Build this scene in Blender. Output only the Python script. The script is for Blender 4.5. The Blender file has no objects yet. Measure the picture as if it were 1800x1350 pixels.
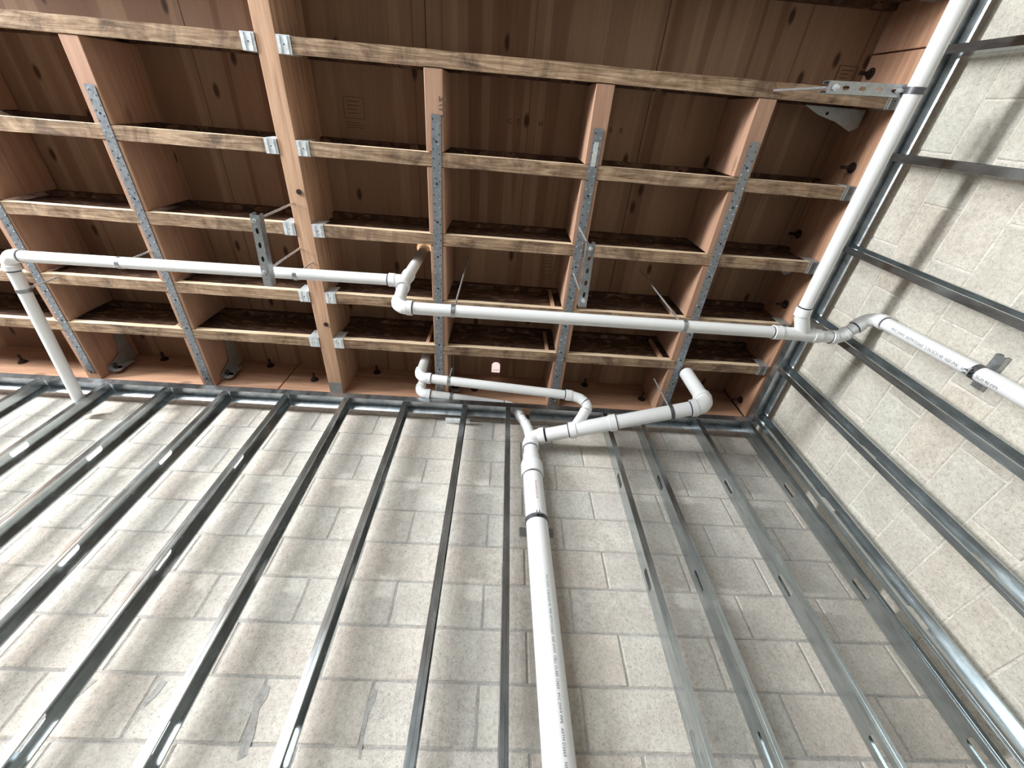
import bpy, bmesh, math, random
from mathutils import Vector, Matrix
random.seed(7)
C = bpy.context.scene.collection
H = 1.55                       # eye height above the floor; coordinates below are relative to the eye, H lifts them

# ------------------------------------------------------------------ camera, world, lights, exposure
cam = bpy.data.cameras.new('camera'); cam.lens = 725.54 / 1800 * 36; cam.sensor_width = 36; cam.clip_start = .02
co = bpy.data.objects.new('camera', cam); C.objects.link(co)
R = ((9.97271654e-01, -7.38189917e-02, -6.25495700e-05), (6.10745873e-02, 8.25574047e-01, -5.60978955e-01), (4.14625401e-02, 5.59444590e-01, 8.27830060e-01))
m = Matrix.Identity(4)
for i in range(3):
    m[i][0] = R[0][i]; m[i][1] = -R[1][i]; m[i][2] = -R[2][i]
m[2][3] = H
co.matrix_world = m
bpy.context.scene.camera = co
sc = bpy.context.scene
sc.view_settings.view_transform = 'Standard'; sc.view_settings.look = 'None'
sc.view_settings.gamma = 1; sc.view_settings.use_curve_mapping = False
sc.view_settings.exposure = 0.12
w = bpy.data.worlds.new('World'); sc.world = w; w.use_nodes = True
w.node_tree.nodes['Background'].inputs[0].default_value = (.75, .88, 1, 1)
w.node_tree.nodes['Background'].inputs[1].default_value = .25

def area(name, loc, rot, sx, sy, power, col):
    l = bpy.data.lights.new(name, 'AREA'); l.shape = 'RECTANGLE'; l.size = sx; l.size_y = sy; l.energy = power; l.color = col
    o = bpy.data.objects.new(name, l); C.objects.link(o); o.location = loc; o.rotation_euler = rot
    return o
# daylight: sky through the upper glazing of the left wall, and the lower shop front behind and to the left of the camera
area('left_glazing_daylight', (-5.35, -1.7, H + 1.52), (math.radians(90), 0, math.radians(-90)), 2.2, .5, 500, (.95, .98, 1))
area('shopfront_daylight', (-3.6, -3.28, H + .95), (math.radians(90), 0, 0), 3.2, 2.2, 290, (.88, .96, 1))
sun = bpy.data.lights.new('sun', 'SUN'); sun.energy = 9; sun.angle = math.radians(.6); sun.color = (1, .96, .9)
so = bpy.data.objects.new('sun', sun); C.objects.link(so); so.location = (-3, -8, 8)
so.rotation_euler = Vector((-.25, 1, -1.7)).to_track_quat('-Z', 'Y').to_euler()

# ------------------------------------------------------------------ helpers
class MB:
    def __init__(s): s.bm = bmesh.new()
    def box(s, x0, x1, y0, y1, z0, z1):
        v = [s.bm.verts.new((x, y, z)) for x in (x0, x1) for y in (y0, y1) for z in (z0, z1)]
        for f in ((0, 1, 3, 2), (4, 6, 7, 5), (0, 4, 5, 1), (2, 3, 7, 6), (0, 2, 6, 4), (1, 5, 7, 3)):
            s.bm.faces.new([v[i] for i in f])
        return s
    def sweep(s, pts, rad, n=20, caps=True):
        pts = [Vector(p) for p in pts]
        if not isinstance(rad, (list, tuple)): rad = [rad] * len(pts)
        t0 = (pts[1] - pts[0]).normalized()
        up = Vector((0, 0, 1)) if abs(t0.z) < .9 else Vector((1, 0, 0))
        u = t0.cross(up).normalized(); prev = None; rings = []
        for i, p in enumerate(pts):
            a = (pts[i] - pts[i - 1]) if i else (pts[1] - pts[0])
            b = (pts[i + 1] - pts[i]) if i < len(pts) - 1 else a
            if a.length < 1e-7: a = b
            if b.length < 1e-7: b = a
            t = (a.normalized() + b.normalized()).normalized()
            u = (u - t * u.dot(t)).normalized(); v = t.cross(u)
            rings.append([s.bm.verts.new(p + (u * math.cos(k * 2 * math.pi / n) + v * math.sin(k * 2 * math.pi / n)) * rad[i]) for k in range(n)])
        for a, b in zip(rings, rings[1:]):
            for k in range(n):
                s.bm.faces.new([a[k], a[(k + 1) % n], b[(k + 1) % n], b[k]])
        if caps:
            s.bm.faces.new(list(reversed(rings[0]))); s.bm.faces.new(rings[-1])
        return s
    def poly(s, pts, d):        # prism: polygon pts extruded by d
        a = [s.bm.verts.new(p) for p in pts]; b = [s.bm.verts.new(Vector(p) + Vector(d)) for p in pts]
        n = len(pts); s.bm.faces.new(a[::-1]); s.bm.faces.new(b)
        for k in range(n): s.bm.faces.new([a[k], a[(k + 1) % n], b[(k + 1) % n], b[k]])
        return s
    def bevel(s, w):
        bmesh.ops.bevel(s.bm, geom=s.bm.edges[:], offset=w, segments=1, affect='EDGES'); return s
    def build(s, name, mat, parent=None, origin=None, smooth=False):
        bm = s.bm
        bmesh.ops.recalc_face_normals(bm, faces=bm.faces)
        xs = [v.co.copy() for v in bm.verts]
        if parent is not None:
            org = Vector(parent['_o'])
        elif origin is not None: org = Vector(origin)
        else:
            org = Vector((sum(v.x for v in xs) / len(xs), sum(v.y for v in xs) / len(xs), min(v.z for v in xs)))
        for v in bm.verts: v.co -= org
        me = bpy.data.meshes.new(name); bm.to_mesh(me); bm.free()
        if mat: me.materials.append(mat)
        if smooth:
            for p in me.polygons: p.use_smooth = True
            try: me.set_sharp_from_angle(angle=math.radians(40))
            except Exception: pass
        o = bpy.data.objects.new(name, me); C.objects.link(o)
        if parent is not None: o.parent = parent
        else: o.location = org + Vector((0, 0, H))
        o['_o'] = tuple(org)
        return o
def empty(name, loc):
    o = bpy.data.objects.new(name, None); C.objects.link(o); o.empty_display_size = .05
    o.location = Vector(loc) + Vector((0, 0, H)); o['_o'] = tuple(loc); return o
def tag(o, label, cat, group=None, kind=None):
    if label: o['label'] = label
    if cat: o['category'] = cat
    if group: o['group'] = group
    if kind: o['kind'] = kind
    return o
ORD = ['first', 'second', 'third', 'fourth', 'fifth', 'sixth', 'seventh', 'eighth', 'ninth', 'tenth', 'eleventh', 'twelfth', 'thirteenth', 'fourteenth']

# ------------------------------------------------------------------ materials
def mat(name):
    m = bpy.data.materials.new(name); m.use_nodes = True
    return m, m.node_tree, m.node_tree.nodes, m.node_tree.links, m.node_tree.nodes['Principled BSDF']
def ramp(n, stops, src, l):
    r = n.new('ShaderNodeValToRGB'); e = r.color_ramp.elements
    e[0].position, e[0].color = stops[0][0], (*stops[0][1], 1)
    e[1].position, e[1].color = stops[-1][0], (*stops[-1][1], 1)
    for p, c in stops[1:-1]:
        x = e.new(p); x.color = (*c, 1)
    l.new(src, r.inputs[0]); return r.outputs[0]
def coords(n, l, scale, rnd=True):
    tc = n.new('ShaderNodeTexCoord'); mp = n.new('ShaderNodeMapping'); mp.inputs['Scale'].default_value = scale
    src = tc.outputs['Object']
    if rnd:
        oi = n.new('ShaderNodeObjectInfo'); mu = n.new('ShaderNodeVectorMath'); mu.operation = 'SCALE'
        cb = n.new('ShaderNodeCombineXYZ'); cb.inputs[0].default_value = 17; cb.inputs[1].default_value = 31; cb.inputs[2].default_value = 23
        l.new(cb.outputs[0], mu.inputs[0]); l.new(oi.outputs['Random'], mu.inputs['Scale'])
        ad = n.new('ShaderNodeVectorMath'); l.new(src, ad.inputs[0]); l.new(mu.outputs[0], ad.inputs[1]); src = ad.outputs[0]
    l.new(src, mp.inputs[0]); return mp.outputs[0]
def noise(n, l, vec, scale, detail=4, rough=.6, dist=0):
    t = n.new('ShaderNodeTexNoise'); t.inputs['Scale'].default_value = scale; t.inputs['Detail'].default_value = detail
    t.inputs['Roughness'].default_value = rough; t.inputs['Distortion'].default_value = dist; l.new(vec, t.inputs['Vector']); return t.outputs['Fac']
def mix(n, l, a, b, fac, mode='MIX'):
    x = n.new('ShaderNodeMix'); x.data_type = 'RGBA'; x.blend_type = mode
    for i, s in ((6, a), (7, b), (0, fac)):
        if isinstance(s, (int, float)): x.inputs[i].default_value = s
        elif isinstance(s, tuple): x.inputs[i].default_value = (*s, 1)
        else: l.new(s, x.inputs[i])
    return x.outputs[2]
def bump(n, l, b, src, strength, dist):
    x = n.new('ShaderNodeBump'); x.inputs['Strength'].default_value = strength; x.inputs['Distance'].default_value = dist
    l.new(src, x.inputs['Height']); l.new(x.outputs[0], b.inputs['Normal'])
def scl(axis, lo, hi):
    return {'x': (lo, hi, hi), 'y': (hi, lo, hi), 'z': (hi, hi, lo)}[axis]

def wood(name, dark, mid, light, axis, stain=.3, knots=.5, across=26, rough=.75):
    m, t, n, l, b = mat(name)
    v = coords(n, l, scl(axis, 1.2, across))
    g = noise(n, l, v, 1.6, 6, .62, .6)
    col = ramp(n, [(.3, dark), (.5, mid), (.72, light)], g, l)
    v2 = coords(n, l, scl(axis, 2.0, 5))
    s = noise(n, l, v2, 1.3, 4, .6, .4)
    sf = ramp(n, [(.52, (0, 0, 0)), (.72, (stain,) * 3)], s, l)
    col = mix(n, l, col, tuple(c * .33 for c in mid), sf)
    v3 = coords(n, l, scl(axis, 2.2, 5.5))
    vo = n.new('ShaderNodeTexVoronoi'); vo.inputs['Scale'].default_value = 1; l.new(v3, vo.inputs['Vector'])
    kf = ramp(n, [(.06, (knots,) * 3), (.13, (0, 0, 0))], vo.outputs['Distance'], l)
    col = mix(n, l, col, tuple(c * .22 for c in dark), kf)
    l.new(col, b.inputs['Base Color']); b.inputs['Roughness'].default_value = rough
    bump(n, l, b, g, .25, .002)
    return m

def keep(n, l, vo, thr):
    sp = n.new('ShaderNodeSeparateColor'); l.new(vo.outputs['Color'], sp.inputs[0])
    c = n.new('ShaderNodeMath'); c.operation = 'GREATER_THAN'; c.inputs[1].default_value = thr; l.new(sp.outputs[0], c.inputs[0]); return c.outputs[0]
def plywood():
    m, t, n, l, b = mat('plywood')
    v = coords(n, l, (3.0, .07, 3.0)); g = noise(n, l, v, 1, 2, .45, 0)
    col = ramp(n, [(.30, (.25, .14, .09)), (.38, (.29, .175, .115)), (.385, (.37, .255, .18)), (.46, (.355, .24, .165)), (.465, (.27, .16, .105)), (.485, (.26, .15, .10)), (.49, (.345, .23, .16)), (.58, (.36, .245, .17)), (.585, (.43, .30, .21)), (.63, (.41, .285, .20)), (.635, (.32, .205, .14)), (.75, (.27, .16, .105))], g, l)
    v1 = coords(n, l, (60, 2.5, 60)); g1 = noise(n, l, v1, 1.5, 5, .6)
    col = mix(n, l, col, ramp(n, [(.3, (.84, .80, .78)), (.7, (1.06, 1.05, 1.03))], g1, l), .8, 'MULTIPLY')
    v3 = coords(n, l, (5.5, 2.4, 6)); vo = n.new('ShaderNodeTexVoronoi'); vo.voronoi_dimensions = '2D'; vo.inputs['Scale'].default_value = 1.0; l.new(v3, vo.inputs['Vector'])
    kf = mix(n, l, (0, 0, 0), ramp(n, [(.05, (.85,) * 3), (.11, (0, 0, 0))], vo.outputs['Distance'], l), keep(n, l, vo, .55))
    col = mix(n, l, col, (.035, .014, .008), kf)
    l.new(col, b.inputs['Base Color']); col = mix(n, l, col, (1.02, .93, .85), 1.0, 'MULTIPLY'); l.new(col, b.inputs['Base Color']); b.inputs['Roughness'].default_value = .8
    bump(n, l, b, g1, .2, .001); return m

def osb():
    m, t, n, l, b = mat('strand_board')
    v = coords(n, l, (14, 14, 34)); vo = n.new('ShaderNodeTexVoronoi'); vo.inputs['Scale'].default_value = 1.6; vo.inputs['Randomness'].default_value = 1
    nz = n.new('ShaderNodeTexNoise'); nz.inputs['Scale'].default_value = 2.5; l.new(v, nz.inputs['Vector'])
    av = n.new('ShaderNodeVectorMath'); l.new(v, av.inputs[0]); l.new(nz.outputs['Color'], av.inputs[1]); l.new(av.outputs[0], vo.inputs['Vector'])
    sp = n.new('ShaderNodeSeparateColor'); l.new(vo.outputs['Color'], sp.inputs[0])
    col = ramp(n, [(0, (.055, .025, .014)), (.5, (.10, .046, .026)), (.85, (.16, .082, .047)), (1, (.26, .15, .09))], sp.outputs[0], l)
    l.new(col, b.inputs['Base Color']); b.inputs['Roughness'].default_value = .8
    bump(n, l, b, sp.outputs[0], .5, .002); return m

def blockmat(name, tint, var, smear=.35):
    m, t, n, l, b = mat(name)
    v = coords(n, l, (1, 1, 1))
    g = noise(n, l, v, 190, 3, .7); g2 = noise(n, l, v, 7, 5, .6, .5); g3 = noise(n, l, v, 60, 5, .75)
    col = ramp(n, [(.25, tuple(c * .62 for c in tint)), (.45, tint), (.7, tuple(min(1, c * 1.22) for c in tint))], g3, l)
    col = mix(n, l, col, ramp(n, [(.3, (.84, .80, .78)), (.7, (1.08, 1.08, 1.06))], g2, l), .8, 'MULTIPLY')
    col = mix(n, l, col, ramp(n, [(.30, (.38, .35, .33)), (.44, (1, 1, 1))], g, l), .85, 'MULTIPLY')
    oi = n.new('ShaderNodeObjectInfo')
    col = mix(n, l, col, ramp(n, [(0, (1 - var, 1 - var * 1.1, 1 - var * 1.2)), (.5, (1, 1, 1)), (.75, (1.03, .99, .965)), (1, (.98, 1, 1))], oi.outputs['Random'], l), 1, 'MULTIPLY')
    l.new(col, b.inputs['Base Color']); b.inputs['Roughness'].default_value = .92
    ad = n.new('ShaderNodeMath'); l.new(g, ad.inputs[0]); l.new(g3, ad.inputs[1])
    bump(n, l, b, ad.outputs[0], .6, .004); return m

def galv(name, base, rough, metallic=.9, spangle=30):
    m, t, n, l, b = mat(name)
    v = coords(n, l, (1, 1, .25)); g = noise(n, l, v, spangle, 4, .6)
    l.new(ramp(n, [(.3, tuple(c * .8 for c in base)), (.7, tuple(min(1, c * 1.15) for c in base))], g, l), b.inputs['Base Color'])
    l.new(ramp(n, [(.3, (rough * .85,) * 3), (.7, (rough * 1.2,) * 3)], g, l), b.inputs['Roughness'])
    b.inputs['Metallic'].default_value = metallic
    bump(n, l, b, g, .03, .001); return m

def pvc(name, base=(.80, .80, .79), dirt=.35):
    m, t, n, l, b = mat(name)
    v = coords(n, l, (1, 1, 1)); g = noise(n, l, v, 14, 6, .75, 1.2)
    l.new(mix(n, l, base, (.42, .40, .37), ramp(n, [(.6, (0, 0, 0)), (.76, (dirt,) * 3)], g, l)), b.inputs['Base Color'])
    b.inputs['Roughness'].default_value = .32; return m
def plain(name, col, rough=.6, metallic=0):
    m, t, n, l, b = mat(name); v = coords(n, l, (1, 1, 1)); g = noise(n, l, v, 40, 3)
    l.new(ramp(n, [(.3, tuple(c * .85 for c in col)), (.7, tuple(min(1, c * 1.1) for c in col))], g, l), b.inputs['Base Color'])
    b.inputs['Roughness'].default_value = rough; b.inputs['Metallic'].default_value = metallic; return m

def lvl():
    m, t, n, l, b = mat('laminated_flange')
    v = coords(n, l, (1.5, 24, 24)); g = noise(n, l, v, 1.3, 7, .68, 2.6)
    col = ramp(n, [(.28, (.13, .075, .045)), (.42, (.29, .19, .12)), (.52, (.42, .295, .195)), (.62, (.53, .395, .28)), (.78, (.66, .52, .39))], g, l)
    v2 = coords(n, l, (3.2, 3.2, 3.2)); s = noise(n, l, v2, 1.6, 5, .7, .8)
    col = mix(n, l, col, ramp(n, [(.36, (.42, .38, .36)), (.48, (.82, .78, .74)), (.62, (1.12, 1.08, 1.02))], s, l), 1, 'MULTIPLY')
    v4 = coords(n, l, (11, 1.5, 1.5)); p = noise(n, l, v4, 1.0, 2, .5)
    col = mix(n, l, col, ramp(n, [(.40, (.78, .74, .70)), (.46, (1, 1, 1))], p, l), .8, 'MULTIPLY')
    l.new(col, b.inputs['Base Color']); b.inputs['Roughness'].default_value = .85
    bump(n, l, b, g, .5, .003); return m
FIR = ((.38, .20, .115), (.56, .335, .21), (.68, .44, .29))
M_beam = wood('fir_beam', *FIR, 'y', .15, .35)
M_block = wood('fir_blocking', (.39, .21, .135), (.46, .265, .175), (.52, .32, .215), 'y', .2, .4)
M_ledx = wood('fir_ledger_x', (.35, .175, .105), (.44, .24, .145), (.54, .32, .20), 'x', .2, .6, 18)
M_ledy = wood('fir_ledger_y', (.35, .175, .105), (.44, .24, .145), (.54, .32, .20), 'y', .2, .6, 18)
M_lvl = lvl(); M_lvls = wood('pale_flange_edge', (.52, .36, .22), (.72, .54, .36), (.82, .66, .47), 'x', .25, .3, 40)
M_back = wood('backer_strip', (.40, .21, .12), (.55, .32, .2), (.62, .4, .26), 'z', .1, .2)
M_ply = plywood(); M_osb = osb()
M_cmu = blockmat('concrete_block_warm', (.61, .575, .525), .06)
M_cmu2 = blockmat('concrete_block_beige', (.64, .61, .54), .05)
M_mort = blockmat('mortar_grey', (.42, .405, .385), 0); M_mort2 = blockmat('mortar_pale', (.71, .695, .65), 0)
M_stud = galv('galvanised_stud', (.50, .545, .56), .24, .95)
M_track = galv('galvanised_track', (.56, .60, .63), .32, .95)
M_strap = galv('galvanised_strap', (.30, .32, .34), .5, .7, 60)
M_hang = galv('galvanised_hanger', (.82, .86, .90), .42, .5, 40)
M_tie = galv('galvanised_tie', (.42, .42, .41), .55, .5, 40)
M_strut = galv('strut_steel', (.42, .44, .45), .35, .85, 50)
M_rod = galv('threaded_rod', (.80, .81, .82), .28, .8, 300)
M_band = plain('dark_band_steel', (.13, .13, .14), .45, .6)
M_hole = plain('dark_recess', (.012, .012, .014), .9)
M_nail = plain('bright_nail', (.75, .76, .78), .3, .7)
M_boltd = plain('dark_bolt', (.035, .022, .018), .6, .3)
M_pvc = pvc('white_pvc'); M_fit = pvc('white_pvc_fitting', (.82, .82, .81), .2)
M_prime = plain('purple_black_primer', (.035, .03, .07), .5)
M_ink = plain('grey_ink', (.16, .16, .19), .8); M_inkr = plain('red_ink', (.45, .08, .09), .8)
M_stamp = plain('brown_stamp_ink', (.09, .052, .035), .9); M_pencil = plain('pencil', (.10, .07, .06), .9)
M_floor = blockmat('floor_concrete', (.115, .11, .10), 0)
M_plaster = plain('painted_board', (.16, .155, .15), .8)

# ------------------------------------------------------------------ room shell
XW, YW = 1.976, 1.897
JZ, CH, BL = .686, .2032, .4064          # joint line height, course height, block length
def struct(mb, name, m): return tag(mb.build(name, m), None, None, None, 'structure')
struct(MB().box(-5.6, 2.2, -3.55, 2.1, -H - .12, -H), 'floor', M_floor)
wall_back = struct(MB().box(-5.6, XW + .2, YW + .004, YW + .2, -H, 2.78), 'wall_back', M_mort)
wall_right = struct(MB().box(XW + .004, XW + .2, -3.55, YW + .004, -H, 2.78), 'wall_right', M_mort2)
struct(MB().box(-5.6, -5.4, -3.5, -2.9, -H, 2.78).box(-5.6, -5.4, -.5, YW, -H, 2.78).box(-5.6, -5.4, -2.9, -.5, 1.82, 2.78).box(-5.6, -5.4, -2.9, -.5, -H, 1.22), 'wall_left', M_plaster)
struct(MB().box(-1.95, XW, -3.55, -3.35, -H, 2.78).box(-5.6, -5.3, -3.55, -3.35, -H, 2.78).box(-5.3, -1.95, -3.55, -3.35, 2.1, 2.78).box(-5.3, -1.95, -3.55, -3.35, -H, -.2), 'wall_front', M_plaster)
ceiling = struct(MB().box(-5.6, XW + .2, -3.55, YW + .2, 2.776, 2.95), 'ceiling', M_ply)

# plywood roof sheets, each a piece of the ceiling
def sheet(x0, x1, y0, y1):
    mb = MB().box(x0 + .002, x1 - .002, y0 + .002, y1 - .002, 2.757, 2.775)
    o = mb.build('plywood_sheet', M_ply, ceiling)
    c = Vector(((x0 + x1) / 2, (y0 + y1) / 2, 2.757))
    d = c - Vector(ceiling['_o'])
    for v in o.data.vertices: v.co -= d
    o.location = d; o['_o'] = tuple(c); return o
SX = [XW - 1.2192 * k for k in range(0, 6)]
for i in range(5):
    ys = [YW, YW - 1.2, YW - 3.64] if i % 2 else [YW, YW - 2.44, YW - 4.88]
    for a, b in zip(ys[1:], ys): sheet(SX[i + 1], SX[i], a, b)

# concrete blocks: each its own piece, a few shared shapes
def block_mesh(L, axis, flip, k):
    rnd = random.Random(k * 13 + int(L * 100)); mb = MB(); g = .0032; h2 = CH / 2 - g; l2 = L / 2 - g; d = .012
    j = lambda: rnd.uniform(-.0016, .0016)
    nx, nz = (10, 6)
    def fx(a, n, h):
        if a in (0, n): return -h if a == 0 else h
        return -h + .005 + (2 * h - .01) * (a - 1) / (n - 2)
    grid = [[None] * (nz + 1) for _ in range(nx + 1)]
    for a in range(nx + 1):
        for c in range(nz + 1):
            ed = a in (0, nx) or c in (0, nz)
            x = fx(a, nx, l2) + (j() if ed else 0); z = fx(c, nz, h2) + (j() if ed else 0)
            y = (.0045 if ed else 0) + rnd.uniform(-.0006, .0006)
            grid[a][c] = mb.bm.verts.new((x, y, z) if axis == 'x' else (y, x, z))
    for a in range(nx):
        for c in range(nz):
            f = [grid[a][c], grid[a + 1][c], grid[a + 1][c + 1], grid[a][c + 1]]
            mb.bm.faces.new(f if axis == 'x' else f)
    rim = [grid[a][0] for a in range(nx + 1)] + [grid[nx][c] for c in range(1, nz + 1)] + [grid[a][nz] for a in range(nx - 1, -1, -1)] + [grid[0][c] for c in range(nz - 1, 0, -1)]
    back = [mb.bm.verts.new(v.co + (Vector((0, d, 0)) if axis == 'x' else Vector((d, 0, 0)))) for v in rim]
    for q in range(len(rim)):
        mb.bm.faces.new([rim[q], back[q], back[(q + 1) % len(rim)], rim[(q + 1) % len(rim)]])
    bmesh.ops.recalc_face_normals(mb.bm, faces=mb.bm.faces)
    me = bpy.data.meshes.new('concrete_block'); mb.bm.to_mesh(me); mb.bm.free()
    me.materials.append(M_cmu if axis == 'x' else M_cmu2); return me
cache = {}
def block(parent, axis, a0, a1, row):
    L = round(a1 - a0, 3); k = random.randrange(5)
    me = cache.get((L, axis, k)) or cache.setdefault((L, axis, k), block_mesh(L, axis, 0, k))
    o = bpy.data.objects.new('concrete_block', me); C.objects.link(o); o.parent = parent
    z = JZ + CH * row + CH / 2; c = (a0 + a1) / 2; dep = random.uniform(-.0015, .0015)
    p = Vector((c, YW + dep, z)) if axis == 'x' else Vector((XW + dep, c, z))
    o.location = p - Vector(parent['_o'])
def courses(parent, axis, lo, hi, phase_even, phase_odd, rows):
    for r in rows:
        ph = phase_even if r % 2 == 0 else phase_odd
        k = math.floor((lo - ph) / BL); a = ph + k * BL
        while a < hi - .03:
            b = min(a + BL, hi)
            if b - a > .04: block(parent, axis, a, b, r)
            a += BL
courses(wall_back, 'x', -4.0, XW, .205, .01, range(-2, 9))
courses(wall_right, 'y', -.9, YW, 1.465, 1.668, range(-2, 9))
def lower(parent, axis, lo, hi, pe, po):
    mb = MB(); g = .005
    for r in range(-11, -2):
        a = (pe if r % 2 == 0 else po); a += math.floor((lo - a) / BL) * BL
        while a < hi - .03:
            b = min(a + BL, hi); z = JZ + CH * r
            if axis == 'x': mb.box(a + g, b - g, YW, YW + .01, max(z + g, -H), z + CH - g)
            else: mb.box(XW, XW + .01, a + g, b - g, max(z + g, -H), z + CH - g)
            a += BL
    tag(mb.build('lower_block_courses', M_cmu if axis == 'x' else M_cmu2, parent), None, None, None, 'stuff')
for poly in ([(-.812, .66), (-.782, .655), (-.776, .621), (-.789, .585), (-.768, .511), (-.766, .45), (-.791, .438), (-.803, .495), (-.805, .556), (-.818, .602)],
             [(-.397, .658), (-.377, .654), (-.379, .613), (-.39, .577), (-.389, .519), (-.382, .45), (-.391, .453), (-.402, .527), (-.408, .582), (-.408, .621)],
             [(-1.472, .672), (-1.419, .658), (-1.453, .578), (-1.495, .496), (-1.506, .43), (-1.534, .422), (-1.532, .496), (-1.499, .585)],
             [(-1.19, .668), (-1.165, .66), (-1.172, .62), (-1.192, .58), (-1.205, .585), (-1.196, .63)]):
    MB().poly([(x, YW - .0022, z) for x, z in poly], (0, .006, 0)).build('mortar_smear', M_mort, wall_back)
lower(wall_back, 'x', -5, XW, .205, .01); lower(wall_right, 'y', -3, YW, 1.465, 1.668)

# ------------------------------------------------------------------ roof framing
ZB, ZD = 2.40, 2.756
rows = [-1.78, -1.37, -.96, -.553, -.147, .263, .667, 1.067, 1.384]          # centre lines of the joists (towards the back wall)
near = ['ninth from the back wall', 'eighth from the back wall', 'seventh from the back wall', 'sixth from the back wall', 'fifth from the back wall', 'fourth from the back wall', 'third from the back wall', 'second from the back wall', 'next to the back wall']
FW = .0635
for side, (x0, x1) in (('left', (-4.0, -1.167)), ('right', (-1.071, 1.863))):
    for k, y in enumerate(rows):
        t = empty('wooden_joist', ((x0 + x1) / 2, y, ZB))
        tag(t, 'weathered wooden I-joist %s of the main beam, %s' % (side, near[k]), 'joist', 'I-joists carrying the roof deck')
        fl = MB(); n = 26; pr = None
        # flange with slightly chipped lower edges
        rr = random.Random(int(y * 100) + (7 if side == 'left' else 0))
        for q in range(n + 1):
            x = x0 + (x1 - x0) * q / n; e = rr.uniform(-.0015, .0015); e2 = rr.uniform(-.0015, .0015)
            ring = [fl.bm.verts.new(p) for p in ((x, y - FW / 2 + e, ZB), (x, y + FW / 2 + e2, ZB), (x, y + FW / 2, ZB + .038), (x, y - FW / 2, ZB + .038))]
            if pr:
                for a in range(4): fl.bm.faces.new([pr[a], pr[(a + 1) % 4], ring[(a + 1) % 4], ring[a]])
            else: fl.bm.faces.new(ring)
            pr = ring
        fl.bm.faces.new(pr[::-1])
        fo = fl.build('bottom_flange', M_lvl, t); fo.data.materials.append(M_lvls)
        for p in fo.data.polygons:
            if abs(p.normal.y) > .5: p.material_index = 1
        MB().box(x0, x1, y - FW / 2, y + FW / 2, ZD - .038, ZD).build('top_flange', M_osb, t)  # dark web board instead of flange wood, colouring in the shade at bay tops
        MB().box(x0, x1, y - .005, y + .005, ZB + .038, ZD - .038).build('web', M_osb, t)
        ends = [(x1 - .062, x1)] if side == 'left' else [(x0, x0 + .062), (x1 - .068, x1)]
        for a, b in ends:
            hb = MB(); zz = ZB - .0022
            hb.box(a, b, y - FW / 2 - .003, y + FW / 2 + .003, zz - .002, zz + .001)
            for s in (-1, 1):
                hb.box(a, b, y + s * (FW / 2 + .002) - .001, y + s * (FW / 2 + .002) + .001, zz, ZB + .10)
                hb.box(a + .012, a + .017, y - FW / 2, y + FW / 2, zz - .0045, zz - .002) if s < 0 else hb.box(b - .017, b - .012, y - FW / 2, y + FW / 2, zz - .0045, zz - .002)
            hg = hb.build('joist_hanger', M_hang if a < 1.5 else M_tie, t)
            MB().sweep([((a + b) / 2, y, zz - .001), ((a + b) / 2, y, zz - .0028)], .003, 8).build('nail_hole', M_hole, hg)

bt = empty('main_beam', (-1.119, -.6, ZB))
tag(bt, 'long pinkish fir main beam crossing the joists, galvanised hangers on both sides', 'beam')
bb = MB(); bb.box(-1.165, -1.073, -3.0, 1.795, ZB, ZD); bb.bevel(.002); bb.build('beam_timber', M_beam, bt)
MB().box(-1.163, -1.075, 1.70, 1.797, ZB - .0015, ZB + .0005).build('grey_end_plate', M_tie, bt)
for i, (y, dx) in enumerate(((.47, .02), (-.45, -.01), (1.25, .015))):
    MB().sweep([(-1.085 - dx, y, ZB + .001), (-1.085 - dx, y, ZB - .005)], .014, 10).build('bolt_head', M_boltd, bt)

# ledgers
def anchor(parent, p, n):
    p = Vector(p); n = Vector(n)
    b = MB(); b.sweep([p, p + n * .006], .027, 12); b.sweep([p + n * .006, p + n * .02], .017, 6); b.sweep([p + n * .02, p + n * .062], .009, 8)
    b.build('anchor_bolt', M_boltd, parent)
for lab, a, b in (('left of its joint', -4.0, -1.538), ('right of its joint', -1.530, 1.862)):
    t = empty('wall_ledger', ((a + b) / 2, 1.846, ZB))
    tag(t, 'reddish timber ledger along the back block wall, ' + lab, 'ledger')
    q = MB(); q.box(a, b, 1.795, YW - .0035, ZB, ZD); q.bevel(.003); q.build('ledger_timber', M_ledx, t)
    for x, z in ((-3.4, 2.55), (-2.513, 2.70), (-1.723, 2.70), (-1.333, 2.549), (-.915, 2.70), (-.15, 2.55), (.709, 2.70), (1.129, 2.555), (1.6, 2.70)):
        if a < x < b: anchor(t, (x, 1.795, z), (0, -1, 0))
t = empty('wall_ledger', (1.92, -.6, ZB))
tag(t, 'timber ledger bolted along the right block wall above the long ceiling pipe', 'ledger')
q = MB(); q.box(1.865, XW - .0035, -.35, 1.79, ZB, ZD); q.bevel(.003); q.build('ledger_timber', M_ledy, t)
q = MB(); q.box(1.865, XW - .0035, -3.0, -.356, ZB, ZD); q.bevel(.003); q.build('ledger_timber', M_ledy, t)
for y, z in ((-.27, 2.70), (.149, 2.513), (.545, 2.70), (.948, 2.525), (1.72, 2.52), (-.8, 2.53)): anchor(t, (1.865, y, z), (-1, 0, 0))

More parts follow.
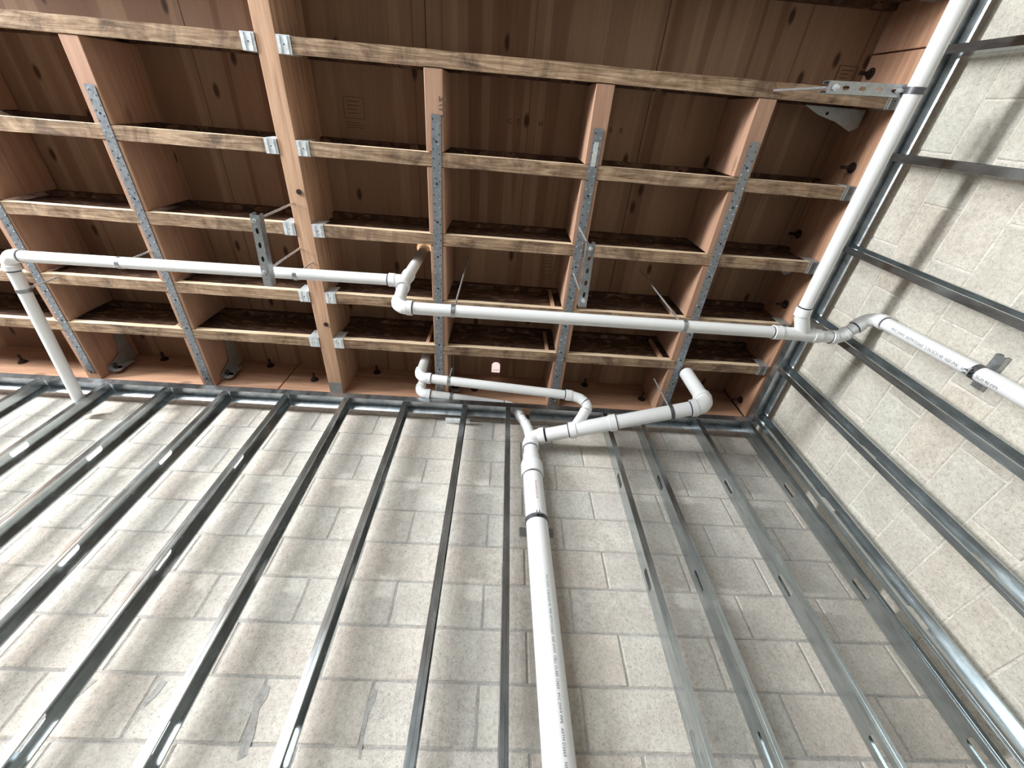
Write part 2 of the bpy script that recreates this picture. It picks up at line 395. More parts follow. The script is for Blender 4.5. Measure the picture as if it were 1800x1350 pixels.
# blocking rows, straps, ties
lines = [(-2.775, 'leftmost'), (-2.0, 'second from left'), (-.372, 'middle'), (.434, 'second from right'), (1.222, 'rightmost')]
bayn = ['in the bay farthest from the back wall', 'in the second bay', 'in the middle bay', 'in the bay before the last', 'in the bay against the back wall']
ys = rows[4:] + [1.795 + FW / 2]
for li, (xc, ln) in enumerate(lines):
    for k in range(5):
        a, b = ys[k] + FW / 2 + .003, ys[k + 1] - FW / 2 - .003
        q = MB(); dx = random.uniform(-.004, .004); zz = ZB + random.uniform(.0005, .004)
        q.box(xc - .044 + dx, xc + .044 + dx, a, b, zz, ZD - .001); q.bevel(.0025)
        o = q.build('wood_blocking', M_block)
        tag(o, 'timber block above the %s strap, %s' % (ln, bayn[k]), 'wood block', 'timber blocks between the joists')
        if li == 2 and k == 0: hand = o
        if k in (3, 4) or (k == 2 and li in (3, 4)):        # short backer strips nailed beside the block
            s = -1
            o2 = MB().box(xc + s * .105, xc + s * .085, ys[k + 1] - .030, ys[k + 1] - .0065, ZB + .039, ZD - .04).build('backer_strip', M_back)
            tag(o2, 'thin pale strip beside the %s strap, %s' % (ln, bayn[k]), 'wood strip', 'backer strips on the joist webs')
for (xa, xb, y1), (xc, ln) in zip(((-2.745, -2.775, 1.735), (-1.992, -2.0, 1.79), (-.366, -.388, 1.79), (.438, .426, 1.79), (1.232, 1.247, 1.79)), lines):
    y0 = .067 if xc > -2.5 else .067
    mb = MB(); n = 24; wd = .024; zt = ZB - .0006
    pv = None
    for q in range(n + 1):
        f = q / n; x = xa + (xb - xa) * f; y = y0 + (y1 - y0) * f
        ring = [mb.bm.verts.new(p) for p in ((x - wd, y, zt - .0016), (x + wd, y, zt - .0016), (x + wd, y, zt), (x - wd, y, zt))]
        if pv:
            for a in range(4): mb.bm.faces.new([pv[a], pv[(a + 1) % 4], ring[(a + 1) % 4], ring[a]])
        else: mb.bm.faces.new(ring)
        pv = ring
    mb.bm.faces.new(pv[::-1])
    t = empty('metal_strap', ((xa + xb) / 2, (y0 + y1) / 2, zt))
    tag(t, 'perforated galvanised nailing strap under the joists, %s of the five' % ln, 'strap', 'galvanised straps across the joists')
    mb.build('strap_plate', M_strap, t)
    nl, hl = MB(), MB(); y = y0 + .02; q = 0
    while y < y1 - .01:
        f = (y - y0) / (y1 - y0); x = xa + (xb - xa) * f; s = 1 if q % 2 else -1
        px = x + s * .0145 + random.uniform(-.003, .003)
        if random.random() < .36: nl.sweep([(px, y, zt - .0014), (px, y, zt - .005)], [.0038, .0028], 7)
        else: hl.sweep([(px, y, zt - .001), (px, y, zt - .0021)], .0034, 7)
        if q % 9 == 4: hl.sweep([(x, y + .01, zt - .001), (x, y + .01, zt - .0021)], .006, 8)
        y += .0215; q += 1
    tag(nl.build('nail_heads', M_nail, t), None, None, None, 'stuff'); tag(hl.build('nail_holes', M_hole, t), None, None, None, 'stuff')
MB().box(.424, .448, .125, .235, ZB - .0031, ZB - .0023).build('paper_label', plain('paper', (.6, .6, .58), .7), t if False else [o for o in bpy.data.objects if o.name.startswith('metal_strap')][3])

def tie(name_at, x, y, s, axis, label):
    t = empty('tension_tie', (x, y, 2.5)); tag(t, label, 'bracket', 'galvanised tension ties in the ceiling')
    p = MB()
    if axis == 'y':
        prof = [(y - .36, 2.655), (y - .36, 2.69), (y - .10, 2.70), (y - .02, 2.71), (y - .004, 2.66), (y - .004, 2.47), (y - .05, 2.47), (y - .10, 2.60)]
        p.poly([(x, a, z) for a, z in prof], (.003, 0, 0)); p.build('side_plate', M_tie, t)
        p = MB(); pts = [(x + .032 + .034 * math.cos(a), y - .035, 2.50 + .034 * math.sin(a)) for a in [math.pi * 2 * k / 14 for k in range(14)]]
        p.poly(pts, (0, .012, 0)); p.box(x + .001, x + .06, y - .035, y - .023, 2.50, 2.62); p.build('seat_plate', M_tie, t)
        MB().sweep([(x + .032, y - .035, 2.50), (x + .032, y - .075, 2.50)], .009, 8).build('tie_bolt', M_boltd, t)
    else:
        k = 1 if y < 0 else .62
        prof = [(x - .36 * k, y + .004), (x - .05, y + .004), (x - .05, y + .082 * k), (x - .08, y + .098 * k), (x - .17 * k, y + .062 * k), (x - .275 * k, y + .038 * k)]
        p.poly([(a, b, 2.55) for a, b in prof], (0, 0, .003)); p.box(x - .36 * k, x - .05, y, y + .003, 2.55, 2.60); p.build('side_plate', M_tie, t)
        p = MB(); p.box(x - .052, x - .042, y, y + .08 * k, 2.55, 2.66); p.build('seat_plate', M_tie, t)
        MB().sweep([(x - .235 * k, y + .028 * k, 2.5502), (x - .235 * k, y + .028 * k, 2.5488)], .008, 10).build('bolt_hole', M_hole, t)
        MB().sweep([(x - .052, y + .045 * k, 2.60), (x - .10, y + .045 * k, 2.60)], .009, 8).build('tie_bolt', M_boltd, t)
for (xc, ln) in lines:
    tie('', xc + .050, 1.795, 1, 'y', 'dull grey hooked tie against the back ledger beside the %s strap' % ln)
for y, nm in ((-.147, 'uppermost in view, under the slotted channel'), (.667, 'lower one, half hidden in a dark bay')):
    tie('', 1.862, y + FW / 2 + .006, 1, 'x', 'dull grey tapered tie at the right ledger, ' + nm)

# daylight gap near the roof edge
t = empty('roof_gap', (0, 1.72, 2.74)); tag(t, 'small round-topped bright opening in the last ceiling bay near the middle', 'opening')
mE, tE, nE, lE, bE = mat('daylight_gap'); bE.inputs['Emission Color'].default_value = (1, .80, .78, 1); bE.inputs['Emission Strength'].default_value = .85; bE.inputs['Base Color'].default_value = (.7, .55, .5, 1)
pts = [(-.032, 1.760, 2.7545), (.032, 1.760, 2.7545)] + [(.032 * math.cos(a), 1.695 - .028 * math.sin(a), 2.7545) for a in [math.pi * k / 8 for k in range(9)]]
MB().poly(pts, (0, 0, .0015)).build('bright_opening', mE, t)
MB().box(-.024, .024, 1.736, 1.739, 2.753, 2.7542).build('cross_wire', M_boltd, t)
t = empty('pipe_hole', (-.518, .832, 2.75)); tag(t, 'glowing crescent for daylight leaking round the hole where the drop pipe passes the roof deck', 'opening')
mC, tC, nC, lC, bC = mat('glowing_hole_edge'); bC.inputs['Emission Color'].default_value = (1, .62, .34, 1); bC.inputs['Emission Strength'].default_value = .8; bC.inputs['Base Color'].default_value = (.7, .5, .35, 1)  # emission stands in for daylight leaking round the drop pipe
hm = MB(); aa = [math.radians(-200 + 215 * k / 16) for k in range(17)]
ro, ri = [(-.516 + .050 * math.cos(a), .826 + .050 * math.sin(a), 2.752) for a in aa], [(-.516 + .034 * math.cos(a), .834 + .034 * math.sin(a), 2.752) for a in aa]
hm.poly(ro + ri[::-1], (0, 0, .003)); hm.build('glowing_edge', mC, t)

# ------------------------------------------------------------------ steel studs and tracks
ZT = 2.322
def cee(mb, P, z0, z1, knocks, depth=.092, fl=.03175, lip=.009, th=.0014):
    """P(a, b) maps a (flange direction, 0 at the web) and b (depth, 0 at the room side) to x, y"""
    def bx(a0, a1, b0, b1, c0, c1):
        x0, y0 = P(a0, b0); x1, y1 = P(a1, b1)
        mb.box(min(x0, x1), max(x0, x1), min(y0, y1), max(y0, y1), c0, c1)
    bx(0, fl, 0, th, z0, z1); bx(0, fl, depth - th, depth, z0, z1)
    bx(fl - th, fl, th, lip, z0, z1); bx(fl - th, fl, depth - lip, depth - th, z0, z1)
    z = z0; hw, hh = .019, .050
    for k in sorted(knocks):
        bx(0, th, th, depth - th, z, k - hh)
        bx(0, th, th, depth / 2 - hw, k - hh, k + hh); bx(0, th, depth / 2 + hw, depth - th, k - hh, k + hh)
        for s in (-1, 1):           # pointed corners of the punched slot
            for e in (-1, 1):
                p = [(depth / 2 + s * hw, k + e * hh), (depth / 2 + s * hw, k + e * (hh - .008)), (depth / 2 + s * .011, k + e * hh)]
                pp = [(*P(0, b), c) for b, c in p]; q = P(th, 0); o = P(0, 0)
                mb.poly(pp, (q[0] - o[0], q[1] - o[1], 0))
        z = k + hh
    bx(0, th, th, depth - th, z, z1)
    # stiffening groove down the middle of each face
    bx(fl * .45, fl * .55, -.0012, 0, z0, z1)
def stud(P, label, group, knocks, z1=ZT - .006):
    mb = MB(); cee(mb, P, -H + .003, z1, knocks)
    x, y = P(.016, .046); t = empty('metal_stud', (x, y, -H)); tag(t, label, 'stud', group)
    mb.build('stud_channel', M_stud, t)
    for b, e in ((-.002, .0),):
        sx, sy = P(.018, -.0045); sx2, sy2 = P(.018, -.0014)
        MB().sweep([(sx, sy, 2.285), (sx2, sy2, 2.285)], [.0028, .005], 8).build('screw', M_nail, t)
back = [-3.43, -3.034, -2.604, -2.205, -1.822, -1.4215, -1.0205, -.620, -.213, .0858, .7647, 1.0056, 1.4226]
for i, x in enumerate(back):
    if i < 10: lab = 'upright galvanised stud on the back wall, %s to the left of the white riser' % ORD[9 - i]
    else: lab = 'upright galvanised stud on the back wall, %s to the right of the white riser' % ORD[i - 10]
    stud(lambda a, b, x=x: (x + a, 1.733 + b), lab, 'studs along the back wall', (-1.36, -.75, -.14, .47, 1.08, 1.69))
stud(lambda a, b: (1.795 + a, 1.733 + b), 'upright galvanised stud on the back wall, tight in the room corner', 'studs along the back wall', (-1.36, -.75, -.14, .47, 1.08, 1.69))
right = [(1.700, 'tight in the room corner'), (1.305, 'first out from the corner'), (.938, 'second out from the corner, under the pipe bend'), (.525, 'third out from the corner'), (.090, 'fourth out from the corner'), (-.313, 'fifth out from the corner, at the top right'), (-.72, 'sixth out from the corner')]
for y, lab in right:
    stud(lambda a, b, y=y: (1.83 + b, y - a), 'upright galvanised stud on the right wall, ' + lab, 'studs along the right wall', (-1.5, -.9, -.3, .3, .91, 1.52) if y > .5 or y < .5 else ())
def track(name, axis, a0, a1, gap, label):
    t = empty('top_track' if 'top' in name else 'bottom_track', ((a0 + a1) / 2, 1.779, ZT - .05) if axis == 'x' else (1.876, (a0 + a1) / 2, ZT - .05))
    tag(t, label, 'track')
    segs = [(a0, gap[0]), (gap[1], a1)] if gap else [(a0, a1)]
    top = 'top' in name; z0, z1, web = (ZT - .05, ZT, (ZT - .0015, ZT)) if top else (-H, -H + .05, (-H, -H + .0015))
    for s0, s1 in segs:
        mb = MB()
        def bx(b0, b1, c0, c1, s0=s0, s1=s1):
            if axis == 'x': mb.box(s0, s1, 1.733 + b0, 1.733 + b1, c0, c1)
            else: mb.box(1.83 + b0, 1.83 + b1, s0, s1, c0, c1)
        bx(-.0035, -.0018, z0, z1); bx(-.0035, .0957, *web)
        if top and gap and s0 == a0: mb.box(gap[0], gap[1], 1.7295, 1.7312, z0, z1); mb.box(gap[0], gap[1], 1.8262, 1.8287, z0, z1)
        # ribbed wall-side flange
        n = 5; h = (z1 - z0) / n
        bx(.0945, .0957, z0, z1)
        for k in range(n if top else 0):
            za, zb, dp = z0 + k * h + .001, z0 + (k + 1) * h, h * .42
            c = (1.733 if axis == 'x' else 1.83) + .0946
            pr = [(c, za), (c - dp, zb - .001), (c, zb)]
            if axis == 'x': mb.poly([(s0, a_, z_) for a_, z_ in pr], (s1 - s0, 0, 0))
            else: mb.poly([(a_, s0, z_) for a_, z_ in pr], (0, s1 - s0, 0))
        mb.build('track_channel', M_track, t)
    return t
track('top', 'x', -4.0, 1.926, (.115, .262), 'galvanised top track along the back wall below the ledger')
track('top', 'y', -3.0, 1.728, None, 'galvanised top track along the right wall beside the long pipe')
track('low', 'x', -4.0, 1.926, (.27, .42), 'galvanised floor track under the back wall studs')
track('low', 'y', -3.0, 1.728, (.695, .79), 'galvanised floor track under the right wall studs')
o = MB().box(-.33, -.16, 1.85, YW - .004, 2.262, 2.268); o.box(-.33, -.16, 1.85, 1.8515, 2.24, 2.262)
tag(o.build('metal_offcut', M_hang), 'short bright metal offcut lodged behind the back wall top track', 'offcut')

# ------------------------------------------------------------------ pipes
R2, R3, R4 = .0302, .0445, .0572
def vec(p): return Vector(p)
def pipe(parent, pts, r, name='pipe', m=None): return MB().sweep(pts, r, 28).build(name, m or M_pvc, parent, smooth=True)
def ring(parent, p, d, r, w=.004):
    p = vec(p); d = vec(d).normalized(); return MB().sweep([p - d * w, p, p + d * w * .6], [r * 1.012, r * 1.03, r * 1.012], 28).build('primer_ring', M_prime, parent, smooth=True)
def arc(c, d1, d2, R_, n=9):
    """bend around corner c: arrive along d1, leave along d2; returns points with tangent length R_"""
    d1, d2 = vec(d1).normalized(), vec(d2).normalized(); c = vec(c); a, b = c - d1 * R_, c + d2 * R_
    out = []
    for k in range(n + 1):
        t = k / n; out.append(a * (1 - t) ** 2 + c * 2 * t * (1 - t) * 1.0 + b * t ** 2)
    # rounder than a plain parabola
    return [p * .75 + (c + ((p - c).normalized() * R_ * .60)) * .25 if 0 < i < n else p for i, p in enumerate(out)]
def elbow(parent, c, d1, d2, r, R_=None, sock=None, rings=(1, 1), name='elbow'):
    R_ = R_ or r * 1.5; sock = sock or r * .9
    d1, d2 = vec(d1).normalized(), vec(d2).normalized(); c = vec(c)
    pts = arc(c, d1, d2, R_); e = MB(); e.sweep(pts, r * 1.08, 28)
    a, b = pts[0], pts[-1]
    e.sweep([a - d1 * sock, a - d1 * (sock - .0006), a - d1 * .001, a], [r * 1.12, r * 1.21, r * 1.21, r * 1.06], 28)
    e.sweep([b, b + d2 * .001, b + d2 * (sock - .0006), b + d2 * sock], [r * 1.06, r * 1.21, r * 1.21, r * 1.12], 28)
    o = e.build(name, M_fit, parent, smooth=True)
    if rings[0]: ring(o, a - d1 * (sock + .003), d1, r)
    if rings[1]: ring(o, b + d2 * (sock + .003), d2, r)
    return o
def collar(mb, a, b, r):
    a, b = vec(a), vec(b); d = (b - a).normalized()
    mb.sweep([a, a + d * .0006, b - d * .0006, b], [r * 1.12, r * 1.21, r * 1.21, r * 1.06], 28)

# --- drain network under the joists
N = empty('drain_pipework', (0, .9, 1.9))
tag(N, 'white plastic drain pipework slung under the joists and down the right wall', 'pipework')
E1 = (-2.635, .86, 2.20); T1 = (-.524, .842, 2.19); E2 = (-.505, .866, 1.895); W1 = (1.53, .872, 1.915)
pipe(N, [(-2.638, 1.86, 2.115), (-2.635, .92, 2.196)], R2)
elbow(N, E1, (0, -1, .08), (1, 0, 0), R2, .052)
pipe(N, [(-2.57, .86, 2.20), (-.60, .842, 2.19)], R2)
# sanitary tee
tm = MB(); tm.sweep([(-.523, .838, 2.275), (-.524, .842, 2.10)], R2 * 1.1, 28)
collar(tm, (-.5235, .840, 2.285), (-.5238, .841, 2.255), R2); collar(tm, (-.520, .846, 2.125), (-.519, .847, 2.095), R2)
tm.sweep([(-.59, .842, 2.19), (-.52, .842, 2.19)], R2 * 1.1, 28); collar(tm, (-.612, .842, 2.19), (-.578, .842, 2.19), R2)
to = tm.build('tee', M_fit, N, smooth=True); ring(to, (-.616, .842, 2.19), (1, 0, 0), R2); ring(to, (-.519, .848, 2.092), (0, 0, 1), R2)
pipe(N, [(-.517, .832, 2.80), (-.523, .839, 2.27)], R2)
pipe(N, [(-.519, .846, 2.11), (-.507, .863, 1.95)], R2)
elbow(N, E2, (.04, .06, -1), (1, 0, 0), R2, .05, rings=(0, 1))
pipe(N, [(-.44, .866, 1.895), (1.44, .872, 1.915)], R2)
# wye where the long pipe along the right wall joins
wm = MB(); wm.sweep([(1.42, .872, 1.915), (1.66, .876, 1.915)], R2 * 1.1, 28)
collar(wm, (1.415, .872, 1.915), (1.455, .872, 1.915), R2); collar(wm, (1.625, .876, 1.915), (1.665, .877, 1.915), R2)
wm.sweep([(1.58, .872, 1.917), (1.555, .83, 1.92), (1.535, .79, 1.923), (1.526, .74, 1.925)], [R2 * 1.0, R2 * 1.12, R2 * 1.12, R2 * 1.12], 28)
collar(wm, (1.526, .775, 1.923), (1.525, .735, 1.925), R2)
wo = wm.build('wye', M_fit, N, smooth=True); ring(wo, (1.412, .872, 1.915), (1, 0, 0), R2); ring(wo, (1.525, .731, 1.925), (0, 1, 0), R2)
pipe(N, [(1.525, .75, 1.925), (1.524, -2.6, 1.925)], R2)
A = (1.775, .880, 1.918); B = (1.915, .765, 1.955)
dAB = tuple(vec(B) - vec(A))
pipe(N, [(1.65, .877, 1.915), (1.745, .879, 1.917)], R2)
elbow(N, A, (1, .02, .02), dAB, R2, .026, .022)
pipe(N, [tuple(vec(A) + vec(dAB).normalized() * .03), tuple(vec(B) - vec(dAB).normalized() * .06)], R2)
elbow(N, B, dAB, (0, -.05, -1), R2, .062, .03, rings=(1, 1))
rp = pipe(N, [(1.915, .762, 1.88), (1.915, .742, 1.30), (1.915, .742, -H)], R2)

# --- riser and its branches in the back wall
D = empty('drain_riser', (.30, 1.80, -H))
tag(D, 'thick white plastic riser on the back wall with its angled branch and two thin pipes', 'pipework')
top = (.252, 1.795, 1.76)
riser = pipe(D, [(.345, 1.80, -H), top], R4)
cp = MB()
cp.sweep([(.2535, 1.795, 1.705), (.2532, 1.795, 1.708), (.252, 1.795, 1.79), (.252, 1.795, 1.80), (.2515, 1.795, 1.835), (.2515, 1.795, 1.875)],
         [R4 * 1.14, R4 * 1.18, R4 * 1.18, R4 * 1.12, R3 * 1.16, R3 * 1.14], 30)
co_ = cp.build('reducer_coupling', M_fit, D, smooth=True); ring(co_, (.2536, 1.795, 1.702), (0, 0, 1), R4)
pipe(D, [(.2515, 1.795, 1.88), (.2515, 1.795, 1.97)], R3)
S0 = vec((.2515, 1.795, 2.040)); S1 = vec((1.305, 1.435, 2.020)); dd = (S1 - S0).normalized()
elbow(D, S0, (0, 0, 1), dd, R3, .062, .036)
ey = S0 + dd * .11
pipe(D, [ey, S0 + dd * .30], R3)
wy = MB(); a = S0 + dd * .26; b = S0 + dd * .56
wy.sweep([a, b], R3 * 1.08, 28); collar(wy, a, a + dd * .045, R3); collar(wy, b - dd * .045, b, R3)
path = [S0 + dd * .33, vec((.535, 1.67, 2.055)), vec((.575, 1.625, 2.085)), vec((.595, 1.60, 2.115))]
wy.sweep(path, [R2, R2 * 1.1, R2 * 1.12, R2 * 1.15], 28)
wo = wy.build('wye', M_fit, D, smooth=True); ring(wo, a - dd * .003, dd, R3); ring(wo, b + dd * .003, dd, R3)
pipe(D, [b - dd * .02, S1 - dd * .10], R3)
e = elbow(D, S1, dd, (0, 0, 1), R3, .060, .036, rings=(1, 0))
pipe(D, [S1 + vec((0, 0, .08)), S1 + vec((0, 0, .365))], R3)
# upper thin pipe
P1a, P1b = (-.497, 1.515, 2.255), (.545, 1.562, 2.215)
pipe(D, [(-.487, 1.49, 2.72), (-.495, 1.51, 2.31)], R2)
elbow(D, P1a, (0, .05, -1), (1, .04, -.03), R2, .052)
pipe(D, [(-.44, 1.517, 2.253), (.49, 1.56, 2.217)], R2)
el = MB(); pp = [vec((.47, 1.559, 2.218)), vec((.515, 1.562, 2.215)), vec((.565, 1.568, 2.20)), vec((.600, 1.578, 2.17)), vec((.610, 1.59, 2.14)), vec((.600, 1.60, 2.11))]
el.sweep(pp, R2 * 1.1, 28); collar(el, pp[0], pp[0] + vec((.04, .002, -.002)), R2)
eo = el.build('elbow', M_fit, D, smooth=True); ring(eo, pp[0] - vec((.004, 0, 0)), (1, .04, -.03), R2); ring(eo, pp[3], pp[4] - pp[2], R2 * 1.1)
# lower thin pipe, dipping behind the track
P2a = (-.522, 1.712, 2.352)
pipe(D, [(-.512, 1.67, 2.72), (-.520, 1.702, 2.41)], R2)
elbow(D, P2a, (0, .05, -1), (1, .10, 0), R2, .048)
pipe(D, [(-.465, 1.718, 2.354), (.09, 1.777, 2.3565)], R2)
tl = MB(); tl.sweep([(.075, 1.776, 2.356), (.115, 1.781, 2.354), (.150, 1.785, 2.336), (.172, 1.787, 2.302), (.187, 1.788, 2.262), (.196, 1.789, 2.235)], R2 * 1.1, 28)
to = tl.build('elbow', M_fit, D, smooth=True); ring(to, (.072, 1.775, 2.356), (1, .1, 0), R2); ring(to, (.196, 1.789, 2.242), (.3, .05, -1), R2 * 1.1)
pipe(D, [(.19, 1.787, 2.25), (.238, 1.793, 2.15)], R2)
wl = MB(); wl.sweep([(.222, 1.792, 2.185), (.243, 1.794, 2.12), (.256, 1.795, 2.03)], [R2 * 1.16, R2 * 1.12, R2 * 1.2], 28)
wo = wl.build('branch_inlet', M_fit, D, smooth=True); ring(wo, (.221, 1.791, 2.188), (.3, .05, -1), R2)

# printed lines on the pipes
def pipe_text(parent, text, size, p0, d, r, facing, m, sq=1.0):
    cu = bpy.data.curves.new('t', 'FONT'); cu.body = text; cu.size = size; cu.resolution_u = 2
    o = bpy.data.objects.new('t', cu); C.objects.link(o)
    me = bpy.data.meshes.new_from_object(o.evaluated_get(bpy.context.evaluated_depsgraph_get()))
    bpy.data.objects.remove(o)
    p0 = vec(p0); d = vec(d).normalized(); f = vec(facing); f = (f - d * f.dot(d)).normalized(); u = f.cross(d)
    bm = bmesh.new(); bm.from_mesh(me)
    bmesh.ops.subdivide_edges(bm, edges=[e for e in bm.edges if e.calc_length() > size * .3], cuts=1)
    for v in bm.verts:
        th = (v.co.y - size * .35) / r; rr = r * 1.004 + .0003
        v.co = p0 + d * v.co.x * sq - u * math.sin(th) * rr * -1 + f * math.cos(th) * rr
    mb = MB(); mb.bm.free(); mb.bm = bm
    return mb.build('printed_text', m, parent)
ax = (vec(top) - vec((.345, 1.80, -H))).normalized()
def riser_at(z): return vec((.345, 1.80, -H)) + ax * ((z + H) / ax.z)
pipe_text(riser, 'PVC DWV  4 IN SCH 40  PIPE ASTM D2665  NSF DWV  CELL CLASS 12454   PVC DWV PIPE   ASTM D2665   NSF DWV', .0145, riser_at(1.06), -ax, R4, (.25, -1, -.35), M_ink, .95)
pipe_text(riser, 'PVC-DWV SCH 40', .016, riser_at(1.62), -ax, R4, (.12, -1, -.35), M_inkr)
pipe_text(rp, 'PVC DWV  ASTM D2665  2 IN SCH 40  NSF-PW   III   PVC SCH 40 PIPE', .019, (1.915, .757, 1.79), (0, -.02, -1), R2, (-1, -.05, -.5), M_ink, .9)

# ------------------------------------------------------------------ hangers, struts and clamps
def hanger(x, y, z, axis, ztop, label, r=R2, off=(0, 0)):
    t = empty('pipe_hanger', (x, y, z)); tag(t, label, 'hanger', 'rod and ring pipe hangers')
    axis = vec(axis).normalized()
    b = MB(); b.sweep([vec((x, y, z)) - axis * .010, vec((x, y, z)) + axis * .010], r * 1.09, 28, True)
    b.build('ring_clamp', M_band if r > .04 else M_strut, t, smooth=True)
    MB().sweep([(x, y, z + r), (x, y, z + r + .022)], .008, 6).build('nut', M_rod, t)
    n = int((ztop - z - r) / .004); pts = []; rad = []
    for k in range(n + 1):
        pts.append((x + off[0] * k / n, y + off[1] * k / n, z + r + (ztop - z - r) * k / n)); rad.append(.0052 if k % 2 else .0044)
    MB().sweep(pts, rad, 8).build('threaded_rod', M_rod, t)
hanger(-2.04, .857, 2.198, (1, 0, 0), 2.755, 'hanger ring and thin rod on the upper left pipe, left of the slotted channel')
hanger(-1.112, .850, 2.193, (1, 0, 0), ZB, 'hanger ring on the upper left pipe right under the main beam')
hanger(-.227, .867, 1.897, (1, 0, 0), 2.755, 'hanger with long rod on the middle pipe, just right of its left elbow')
hanger(.942, .870, 1.910, (1, 0, 0), 2.755, 'hanger with long slanting-looking rod near the right end of the middle pipe')
hanger(-2.636, 1.05, 2.186, (0, 1, -.08), ZB, 'hanger on the pipe leaving the leftmost elbow towards the back wall')
q = S0 + dd * .90
hanger(q.x, q.y, q.z, dd, ZB, 'dark hanger ring on the thick angled branch pipe', R3)
hanger(-.30, 1.525, 2.248, (1, .04, -.03), ZB + .002, 'small hanger on the upper of the two thin pipes')
hanger(-.302, 1.735, 2.3545, (1, .1, 0), ZB + .001, 'small hanger on the lower of the two thin pipes')

def channel(t, p, d, L, up, slots=True, n=5, W=.0413, Hh=.0413):
    """slotted strut: starts at p, runs along d, slotted back faces -up"""
    p, d, up = vec(p), vec(d).normalized(), vec(up).normalized(); s = d.cross(up)
    mb = MB(); th = .0025
    def bx(a0, a1, b0, b1, c0, c1):
        pts = [p + d * a0 + s * b + up * c for b, c in ((b0, c0), (b1, c0), (b1, c1), (b0, c1))]; mb.poly(pts, d * (a1 - a0))
    h = W / 2
    if slots:
        pitch = L / (n + 1.2); a = 0
        for k in range(n):
            cc = pitch * (k + 1.1); hl, hw = .0135, .0068
            bx(a, cc - hl, -h, h, 0, th)
            bx(cc - hl, cc + hl, -h, -hw, 0, th); bx(cc - hl, cc + hl, hw, h, 0, th)
            for e in (-1, 1):
                for q in (-1, 1):
                    pts = [p + d * (cc + e * hl) + s * q * hw, p + d * (cc + e * (hl - .006)) + s * q * hw, p + d * (cc + e * hl) + s * q * .002]
                    mb.poly(pts, up * th)
            a = cc + hl
        bx(a, L, -h, h, 0, th)
    else: bx(0, L, -h, h, 0, th)
    bx(0, L, -h, -h + th, th, Hh); bx(0, L, h - th, h, th, Hh)
    bx(0, L, -h + th, -h + .010, Hh - th, Hh); bx(0, L, h - .010, h - th, Hh - th, Hh)
    bx(0, L, -h + .008, -h + .010, Hh - .009, Hh); bx(0, L, h - .010, h - .008, Hh - .009, Hh)
    return mb.build('slotted_channel', M_strut, t)
def trapeze(p, d, L, rods, ztop, label, n=4):
    t = empty('strut_trapeze', p); tag(t, label, 'bracket', 'slotted channels hung on rods')
    channel(t, p, d, L, (0, 0, 1), True, n)
    d = vec(d).normalized()
    for a in rods:
        q = vec(p) + d * a
        MB().sweep([q + vec((0, 0, -.002)), q + vec((0, 0, -.010))], .0115, 6).build('nut', M_nail, t)
        MB().sweep([q + vec((0, 0, -.010)), q + vec((0, 0, -.026))], .006, 8).build('bolt_end', M_nail, t)
        k = int((ztop - q.z) / .005)
        MB().sweep([q + vec((0, 0, (ztop - q.z) * i / k)) for i in range(k + 1)], [.0056 if i % 2 else .0048 for i in range(k + 1)], 8).build('threaded_rod', M_rod, t)
trapeze((-1.148, .505, 2.0), (-.022, .34, 0), .345, (.025, .268), ZB, 'slotted channel on two rods below the main beam, in front of the left pipe')
trapeze((.417, .520, 2.0), (.012, .32, 0), .325, (.022, .285), ZB, 'slotted channel on two rods under the second strap from right')
trapeze((1.210, -.145, 1.958), (1, -.03, 0), .335, (.025, .275), ZB, 'slotted channel holding the long pipe by the right wall')
t = [o for o in bpy.data.objects if o.name.startswith('strut_trapeze')][2]
MB().sweep([(1.5245, -.166, 1.925), (1.5245, -.144, 1.925)], R2 * 1.1, 28).build('pipe_band', M_band, t, smooth=True)

def clamp(c, r, front, wall_d, axis, ch_p, ch_d, L, label):
    t = empty('pipe_clamp', c); tag(t, label, 'clamp', 'pipe clamps on the block walls')
    c, axis, front = vec(c), vec(axis).normalized(), vec(front)
    MB().sweep([c - axis * .0125, c + axis * .0125], r * 1.06, 30).build('band', M_band, t, smooth=True)
    f = c + front * (r * 1.06)
    s = front.cross(axis)
    e = MB()
    for k in (-1, 1):
        pts = [f + s * k * .006 - axis * .0125, f + s * k * .006 + axis * .0125, f + s * k * .006 + axis * .0125 + front * .022, f + s * k * .006 - axis * .0125 + front * .022]
        e.poly(pts, s * k * .0025)
    e.build('ear', M_band, t)
    MB().sweep([f + front * .012 - s * .02, f + front * .012 + s * .02], .004, 8).build('bolt', M_nail, t)
    channel(t, ch_p, ch_d, L, wall_d, False, Hh=.021 if r < .04 else .0205)
clamp(riser_at(1.385), R4, (0, -1, 0), (0, 1, 0), ax, (.18, 1.8745, 1.385), (1, 0, 0), .18, 'dark band clamp around the thick white riser on the back wall')
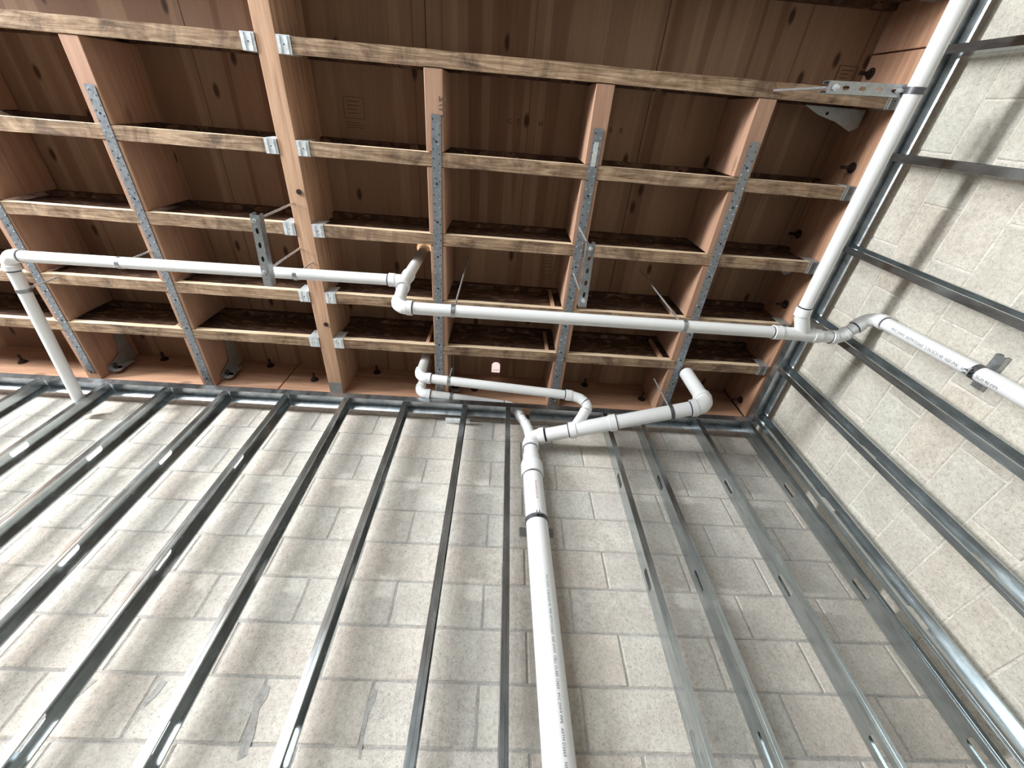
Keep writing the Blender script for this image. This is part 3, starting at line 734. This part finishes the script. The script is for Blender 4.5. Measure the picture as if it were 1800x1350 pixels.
clamp((1.915, .745, 1.385), R2, (-1, 0, 0), (1, 0, 0), (0, 0, 1), (1.952, .665, 1.385), (0, 1, 0), .15, 'dark band clamp on the pipe running down the right wall')

# ------------------------------------------------------------------ marks on the wood
def flat_text(parent, text, size, origin, dx, dy, m, lift=(0, 0, -.0004)):
    cu = bpy.data.curves.new('t', 'FONT'); cu.body = text; cu.size = size; cu.resolution_u = 2
    o = bpy.data.objects.new('t', cu); C.objects.link(o)
    me = bpy.data.meshes.new_from_object(o.evaluated_get(bpy.context.evaluated_depsgraph_get())); bpy.data.objects.remove(o)
    bm = bmesh.new(); bm.from_mesh(me)
    for v in bm.verts: v.co = vec(origin) + vec(dx) * v.co.x + vec(dy) * v.co.y + vec(lift)
    mb = MB(); mb.bm.free(); mb.bm = bm
    return mb.build('stamped_mark', m, parent)
flat_text(hand, '11/2', .052, (-.35, .085, ZB + .0003), (0, -1, 0), (1, 0, 0), M_pencil)
for x, ch in ((-.02, 'C'), (.035, 'E'), (.085, 'B'), (.155, 'H')):
    flat_text(ceiling, ch, .035, (x, .09, 2.7566), (1, 0, 0), (0, -1, 0), M_stamp)
for x, ch in ((.56, 'B'), (.62, 'B')):
    flat_text(ceiling, ch, .033, (x, .09, 2.7566), (1, 0, 0), (0, -1, 0), M_stamp)
def stamp(x, y, wd, hh):
    mb = MB(); z0, z1 = 2.7558, 2.7566; th = .0022
    mb.box(x, x + wd, y, y + th, z0, z1); mb.box(x, x + wd, y + hh, y + hh + th, z0, z1); mb.box(x, x + th, y, y + hh, z0, z1); mb.box(x + wd, x + wd + th, y, y + hh, z0, z1)
    for k in range(4): mb.box(x + wd * .2, x + wd * random.uniform(.6, .85), y + hh * (.2 + .18 * k), y + hh * (.2 + .18 * k) + th * 1.3, z0, z1)
    for k in range(3): mb.box(x + wd * .02, x + wd * random.uniform(.7, 1.0), y + hh * (1.2 + .12 * k), y + hh * (1.2 + .12 * k) + th, z0, z1)
    mb.build('grade_stamp', M_stamp, ceiling)
stamp(-.93, .03, .11, .10); stamp(.27, .80, .09, .12); stamp(1.72, -.30, .10, .09)

for o in bpy.data.objects:
    if '_o' in o: del o['_o']
